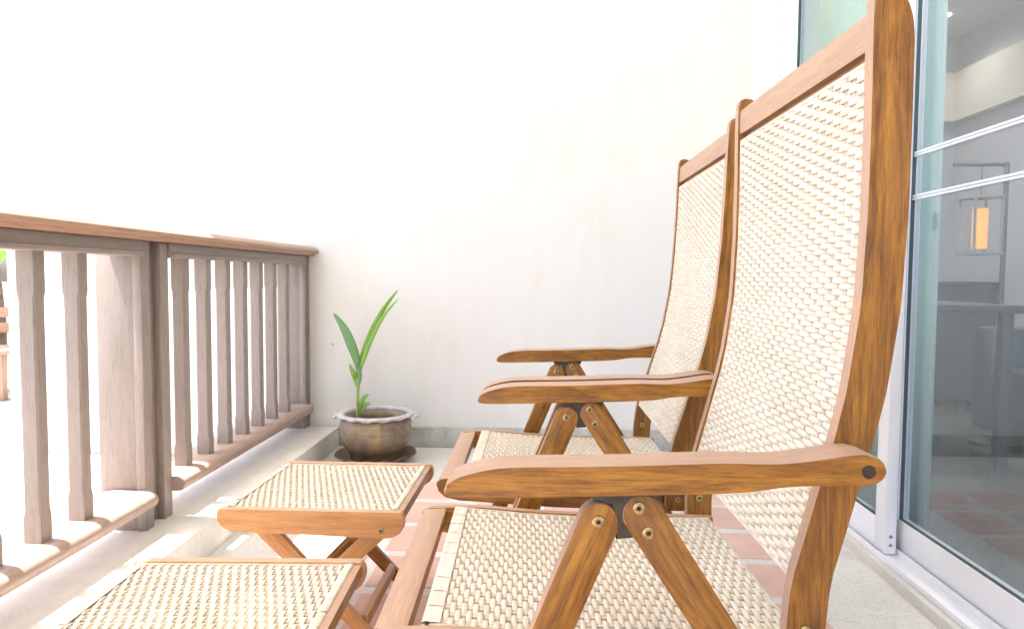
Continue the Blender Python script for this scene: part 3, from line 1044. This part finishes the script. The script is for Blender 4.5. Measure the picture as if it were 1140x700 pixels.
# ------------------------------------------------------------------ pot, saucer, plant
PX, PY = -0.757, 3.16
m, nt, b = new_mat('glazed_brown_pottery')
v = coords(nt)
sp_ = nt.nodes.new('ShaderNodeSeparateXYZ')
nt.links.new(v, sp_.inputs[0])
n1 = noise(nt, v, 9, 6, 0.65, 0.6)
c = ramp(nt, n1, [(0.30, (0.13, 0.095, 0.065)), (0.5, (0.25, 0.19, 0.13)), (0.68, (0.42, 0.31, 0.14))]).outputs[0]
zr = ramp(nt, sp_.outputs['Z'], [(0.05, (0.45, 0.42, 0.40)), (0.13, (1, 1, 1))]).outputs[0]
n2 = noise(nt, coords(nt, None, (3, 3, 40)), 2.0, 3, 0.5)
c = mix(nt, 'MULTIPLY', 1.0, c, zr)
c = mix(nt, 'MULTIPLY', 0.4, c, ramp(nt, n2, [(0.35, (0.7, 0.68, 0.66)), (0.6, (1.1, 1.1, 1.1))]).outputs[0])
nt.links.new(c, b.inputs['Base Color'])
b.inputs['Roughness'].default_value = 0.38
M['pottery'] = m
M['pot_rim'] = plain('worn_grey_glaze', (0.56, 0.53, 0.55), 0.35, 0, 0.15, 30.0)
sc = thing('plant_saucer', 'dark scalloped clay saucer on the floor under the pot', 'saucer', (PX, PY, 0.0))
bm = bmesh.new()
NW = 14
def scal(t, r, z, i):
    if i in (2, 3, 4):
        k = 0.5 + 0.5 * math.cos(NW * t)
        return r * (1 + 0.03 * k), z - 0.006 * k
    return r, z
add_lathe(bm, [(0.001, 0.001), (0.130, 0.001), (0.178, 0.040), (0.185, 0.046), (0.174, 0.046), (0.152, 0.018), (0.12, 0.010), (0.001, 0.010)], 112, scal)
finish(bm, 'saucer_dish', plain('dark_clay', (0.15, 0.095, 0.07), 0.5, 0, 0.25, 25.0), sc, None, smooth=True, auto=False)
pt = thing('flower_pot', 'brown glazed round pot with a scalloped pale rim near the wall corner', 'pot', (PX, PY, 0.011))
bm = bmesh.new()
add_lathe(bm, [(0.001, 0.0), (0.112, 0.0), (0.120, 0.012), (0.118, 0.030), (0.124, 0.040), (0.146, 0.070), (0.160, 0.105), (0.1645, 0.140), (0.162, 0.175), (0.156, 0.205),
               (0.140, 0.205), (0.145, 0.17), (0.148, 0.150)], 64)
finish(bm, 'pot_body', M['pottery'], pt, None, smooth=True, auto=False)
bm = bmesh.new()
def scal2(t, r, z, i):
    if i in (1, 2, 3):
        k = 0.5 + 0.5 * math.cos(NW * t)
        return r * (1 + 0.03 * k), z - 0.008 * (1 - k) * (1 if i == 1 else 0.3)
    return r, z
add_lathe(bm, [(0.155, 0.205), (0.171, 0.209), (0.178, 0.215), (0.171, 0.220), (0.152, 0.221), (0.144, 0.215), (0.144, 0.198), (0.155, 0.205)], 112, scal2)
finish(bm, 'pot_rim', M['pot_rim'], pt, None, smooth=True, auto=False)
for sg in (-1, 1):
    bm = bmesh.new()
    for k in range(5):
        a = 0.6 * (k - 2) / 2
        cx, cy, cz = sg * 0.184 + 0.008 * random.uniform(-1, 1), 0.022 * (k - 2), 0.212 - 0.008 * abs(k - 2) + random.uniform(-.004, .004)
        bmesh.ops.create_icosphere(bm, subdivisions=2, radius=0.0085, matrix=Matrix.Translation((cx, cy, cz)))
    finish(bm, 'pot_lug', M['pot_rim'], pt, None, smooth=True, auto=False)
bm = bmesh.new()
add_lathe(bm, [(0.001, 0.156), (0.06, 0.158), (0.147, 0.152)], 40)
finish(bm, 'soil', plain('dark_soil', (0.045, 0.04, 0.04), 0.9, 0, 0.4, 40.0, 0.8, 70.0), pt, None, smooth=True, auto=False)
bm = bmesh.new()
rs = random.Random(3)
for k in range(46):
    a, r = rs.uniform(0, 2 * math.pi), 0.135 * math.sqrt(rs.uniform(0, 1))
    s = rs.uniform(0.006, 0.012)
    mt = Matrix.Translation((r * math.cos(a), r * math.sin(a), 0.160)) @ Matrix.Rotation(rs.uniform(0, 3), 4, 'Z') @ Matrix.Diagonal((s, s * rs.uniform(.6, 1), s * 0.6, 1))
    bmesh.ops.create_icosphere(bm, subdivisions=1, radius=1.0, matrix=mt)
pb = finish(bm, 'pebbles', plain('blue_grey_pebbles', (0.24, 0.30, 0.33), 0.5, 0, 0.5, 40.0), pt, None, smooth=True, auto=False)
pb['kind'] = 'stuff'

def leaf_mat(name, a, b_):
    m, nt, b = new_mat(name)
    at = N(nt, 'ShaderNodeAttribute', attribute_name='gc')
    sx = nt.nodes.new('ShaderNodeSeparateXYZ')
    nt.links.new(at.outputs['Vector'], sx.inputs[0])
    mp = nt.nodes.new('ShaderNodeMapping')
    mp.inputs['Scale'].default_value = (8, 300, 1)
    nt.links.new(at.outputs['Vector'], mp.inputs[0])
    n = noise(nt, mp.outputs[0], 1.0, 3, 0.6)
    c = ramp(nt, n, [(0.3, a), (0.7, b_)]).outputs[0]
    nt.links.new(c, b.inputs['Base Color'])
    b.inputs['Roughness'].default_value = 0.4
    tl = nt.nodes.new('ShaderNodeBsdfTranslucent')
    nt.links.new(c, tl.inputs[0])
    mx = nt.nodes.new('ShaderNodeMixShader')
    mx.inputs[0].default_value = 0.35
    nt.links.new(b.outputs[0], mx.inputs[1])
    nt.links.new(tl.outputs[0], mx.inputs[2])
    nt.links.new(mx.outputs[0], nt.nodes['Material Output'].inputs[0])
    return m
M['leaf'] = leaf_mat('palm_leaf_green', (0.22, 0.43, 0.06), (0.38, 0.60, 0.13))
M['leaf2'] = leaf_mat('cool_leaf_green', (0.16, 0.36, 0.12), (0.28, 0.50, 0.22))

def leaf(parent, pts, width, mat, side=(0, 1, 0), fold=0.25, wpow=0.8, peak=0.45, name='leaf'):
    """blade along a polyline; width profile rises to peak and tapers to a point"""
    ctrl = [Vector(p) for p in pts]
    n = 20
    def at(t):
        f = t * (len(ctrl) - 1)
        i = min(int(f), len(ctrl) - 2)
        u = f - i
        p0 = ctrl[max(i - 1, 0)]
        p1, p2 = ctrl[i], ctrl[i + 1]
        p3 = ctrl[min(i + 2, len(ctrl) - 1)]
        return 0.5 * ((2 * p1) + (p2 - p0) * u + (2 * p0 - 5 * p1 + 4 * p2 - p3) * u * u + (-p0 + 3 * p1 - 3 * p2 + p3) * u ** 3)
    side = Vector(side)
    bm = bmesh.new()
    rows = []
    for i in range(n + 1):
        t = i / n
        p = at(t)
        tg = (at(min(1, t + 0.02)) - at(max(0, t - 0.02))).normalized()
        w = (side - tg * side.dot(tg)).normalized()
        nn = tg.cross(w)
        k = (math.sin(math.pi * min(1, t / (2 * peak))) if t < peak else math.cos(math.pi / 2 * (t - peak) / (1 - peak))) ** wpow
        hw_ = width / 2 * max(k, 0.02 if t > 0.02 else 0.15)
        rows.append([bm.verts.new(p + w * hw_ * q + nn * (abs(q) * fold * hw_)) for q in (-1, -0.5, 0, 0.5, 1)])
    for i in range(n):
        for q in range(4):
            bm.faces.new((rows[i][q], rows[i][q + 1], rows[i + 1][q + 1], rows[i + 1][q]))
    me_dir = ctrl[-1] - ctrl[0]
    o = finish(bm, name, mat, parent, me_dir, smooth=True, auto=False)
    so = o.modifiers.new('thick', 'SOLIDIFY')
    so.thickness = 0.0012
    return o
SX = -0.843 - PX
pl = thing('palm_seedling', 'young green palm with two slender upright leaves growing in the pot', 'plant', (PX + SX, PY, 0.19))
def q(px, pz, dy=0.0):
    return (px - (PX + SX), dy, pz - 0.19)
bm = bmesh.new()
add_tube(bm, [q(-0.843, 0.185), q(-0.842, 0.26), q(-0.841, 0.34), q(-0.838, 0.42)], 0.0075, 10, 0.006)
finish(bm, 'stem', plain('pale_green_stem', (0.28, 0.38, 0.12), 0.5, 0, 0.15, 20.0), pl, None, smooth=True)
sd = (0.95, -0.3, 0)
leaf(pl, [q(-0.838, 0.40), q(-0.826, 0.47, .01), q(-0.785, 0.59, .02), q(-0.725, 0.71, .03), q(-0.658, 0.800, .04)], 0.028, M['leaf'], (0.9, 0.3, -0.3), 0.3, 0.7, 0.42)
leaf(pl, [q(-0.838, 0.40), q(-0.815, 0.47, -.01), q(-0.770, 0.58, -.02), q(-0.715, 0.68, -.02), q(-0.642, 0.762, -.03)], 0.023, M['leaf'], (0.9, -0.3, -0.4), 0.3, 0.7, 0.40)
leaf(pl, [q(-0.838, 0.40), q(-0.845, 0.46), q(-0.870, 0.54, -.01), q(-0.905, 0.62, -.01), q(-0.955, 0.690, 0.0)], 0.050, M['leaf2'], (0.95, -0.25, 0.25), 0.25, 0.8, 0.55)
leaf(pl, [q(-0.838, 0.33), q(-0.850, 0.37), q(-0.862, 0.41, -.01), q(-0.880, 0.455, -.01)], 0.036, M['leaf'], (0.9, -0.4, 0.2), 0.4, 0.8, 0.5)
leaf(pl, [q(-0.836, 0.35), q(-0.834, 0.39, -.01), q(-0.836, 0.43, -.015), q(-0.850, 0.452, -.02)], 0.030, M['leaf2'], (0.9, -0.4, 0.1), 0.4, 0.8, 0.5)
leaf(pl, [q(-0.842, 0.21), q(-0.822, 0.245, -.01), q(-0.800, 0.270, -.02), q(-0.775, 0.275, -.03)], 0.026, M['leaf'], (0.4, -0.5, -0.7), 0.4, 0.8, 0.5)
leaf(pl, [q(-0.842, 0.22), q(-0.830, 0.265, -.01), q(-0.808, 0.305, -.02), q(-0.780, 0.318, -.02)], 0.026, M['leaf'], (0.5, -0.5, -0.6), 0.4, 0.8, 0.5)

# ------------------------------------------------------------------ garden glimpsed past the end of the wall
gp = thing('garden_palm', 'green palm fronds glimpsed at the left edge past the end wall', 'plant', (-4.3, 5.3, -0.06))
bm = bmesh.new()
add_tube(bm, [(0, 0, 0), (0.03, 0, 0.5), (0.0, 0, 1.0)], 0.06, 10, 0.035)
finish(bm, 'trunk', plain('brown_trunk', (0.20, 0.13, 0.09), 0.8, 0, 0.3, 20.0), gp, None, smooth=True)
for k in range(11):
    a = 2 * math.pi * k / 11 + 0.2
    L = 0.75
    leaf(gp, [(0, 0, 0.95), (0.3 * L * math.cos(a), 0.3 * L * math.sin(a), 1.2), (0.75 * L * math.cos(a), 0.75 * L * math.sin(a), 1.15), (L * math.cos(a), L * math.sin(a), 0.80)],
         0.10, M['leaf'], (-math.sin(a), math.cos(a), 0), 0.3, 0.7, 0.4, 'frond')
gb = thing('garden_bench', 'low brown plank bench glimpsed at the left edge of the garden', 'bench', (-4.35, 5.0, -0.06))
for k in range(4):
    box('seat_plank', -0.45, 0.52, -0.2 + 0.11 * k, -0.11 + 0.11 * k, 0.34, 0.37, M['handrail_wood'], gb, 0.003, (1, 0, 0))
for zz in (0.5, 0.62):
    box('back_plank', -0.45, 0.52, 0.24, 0.265, zz - .04, zz + 0.04, M['handrail_wood'], gb, 0.003, (1, 0, 0))
for px in (-0.4, 0.42):
    for py in (-0.18, 0.19):
        box('leg', px, px + 0.05, py, py + 0.05, 0.0, 0.339 if py < 0 else 0.66, M['handrail_wood'], gb, 0.003, (0, 0, 1))
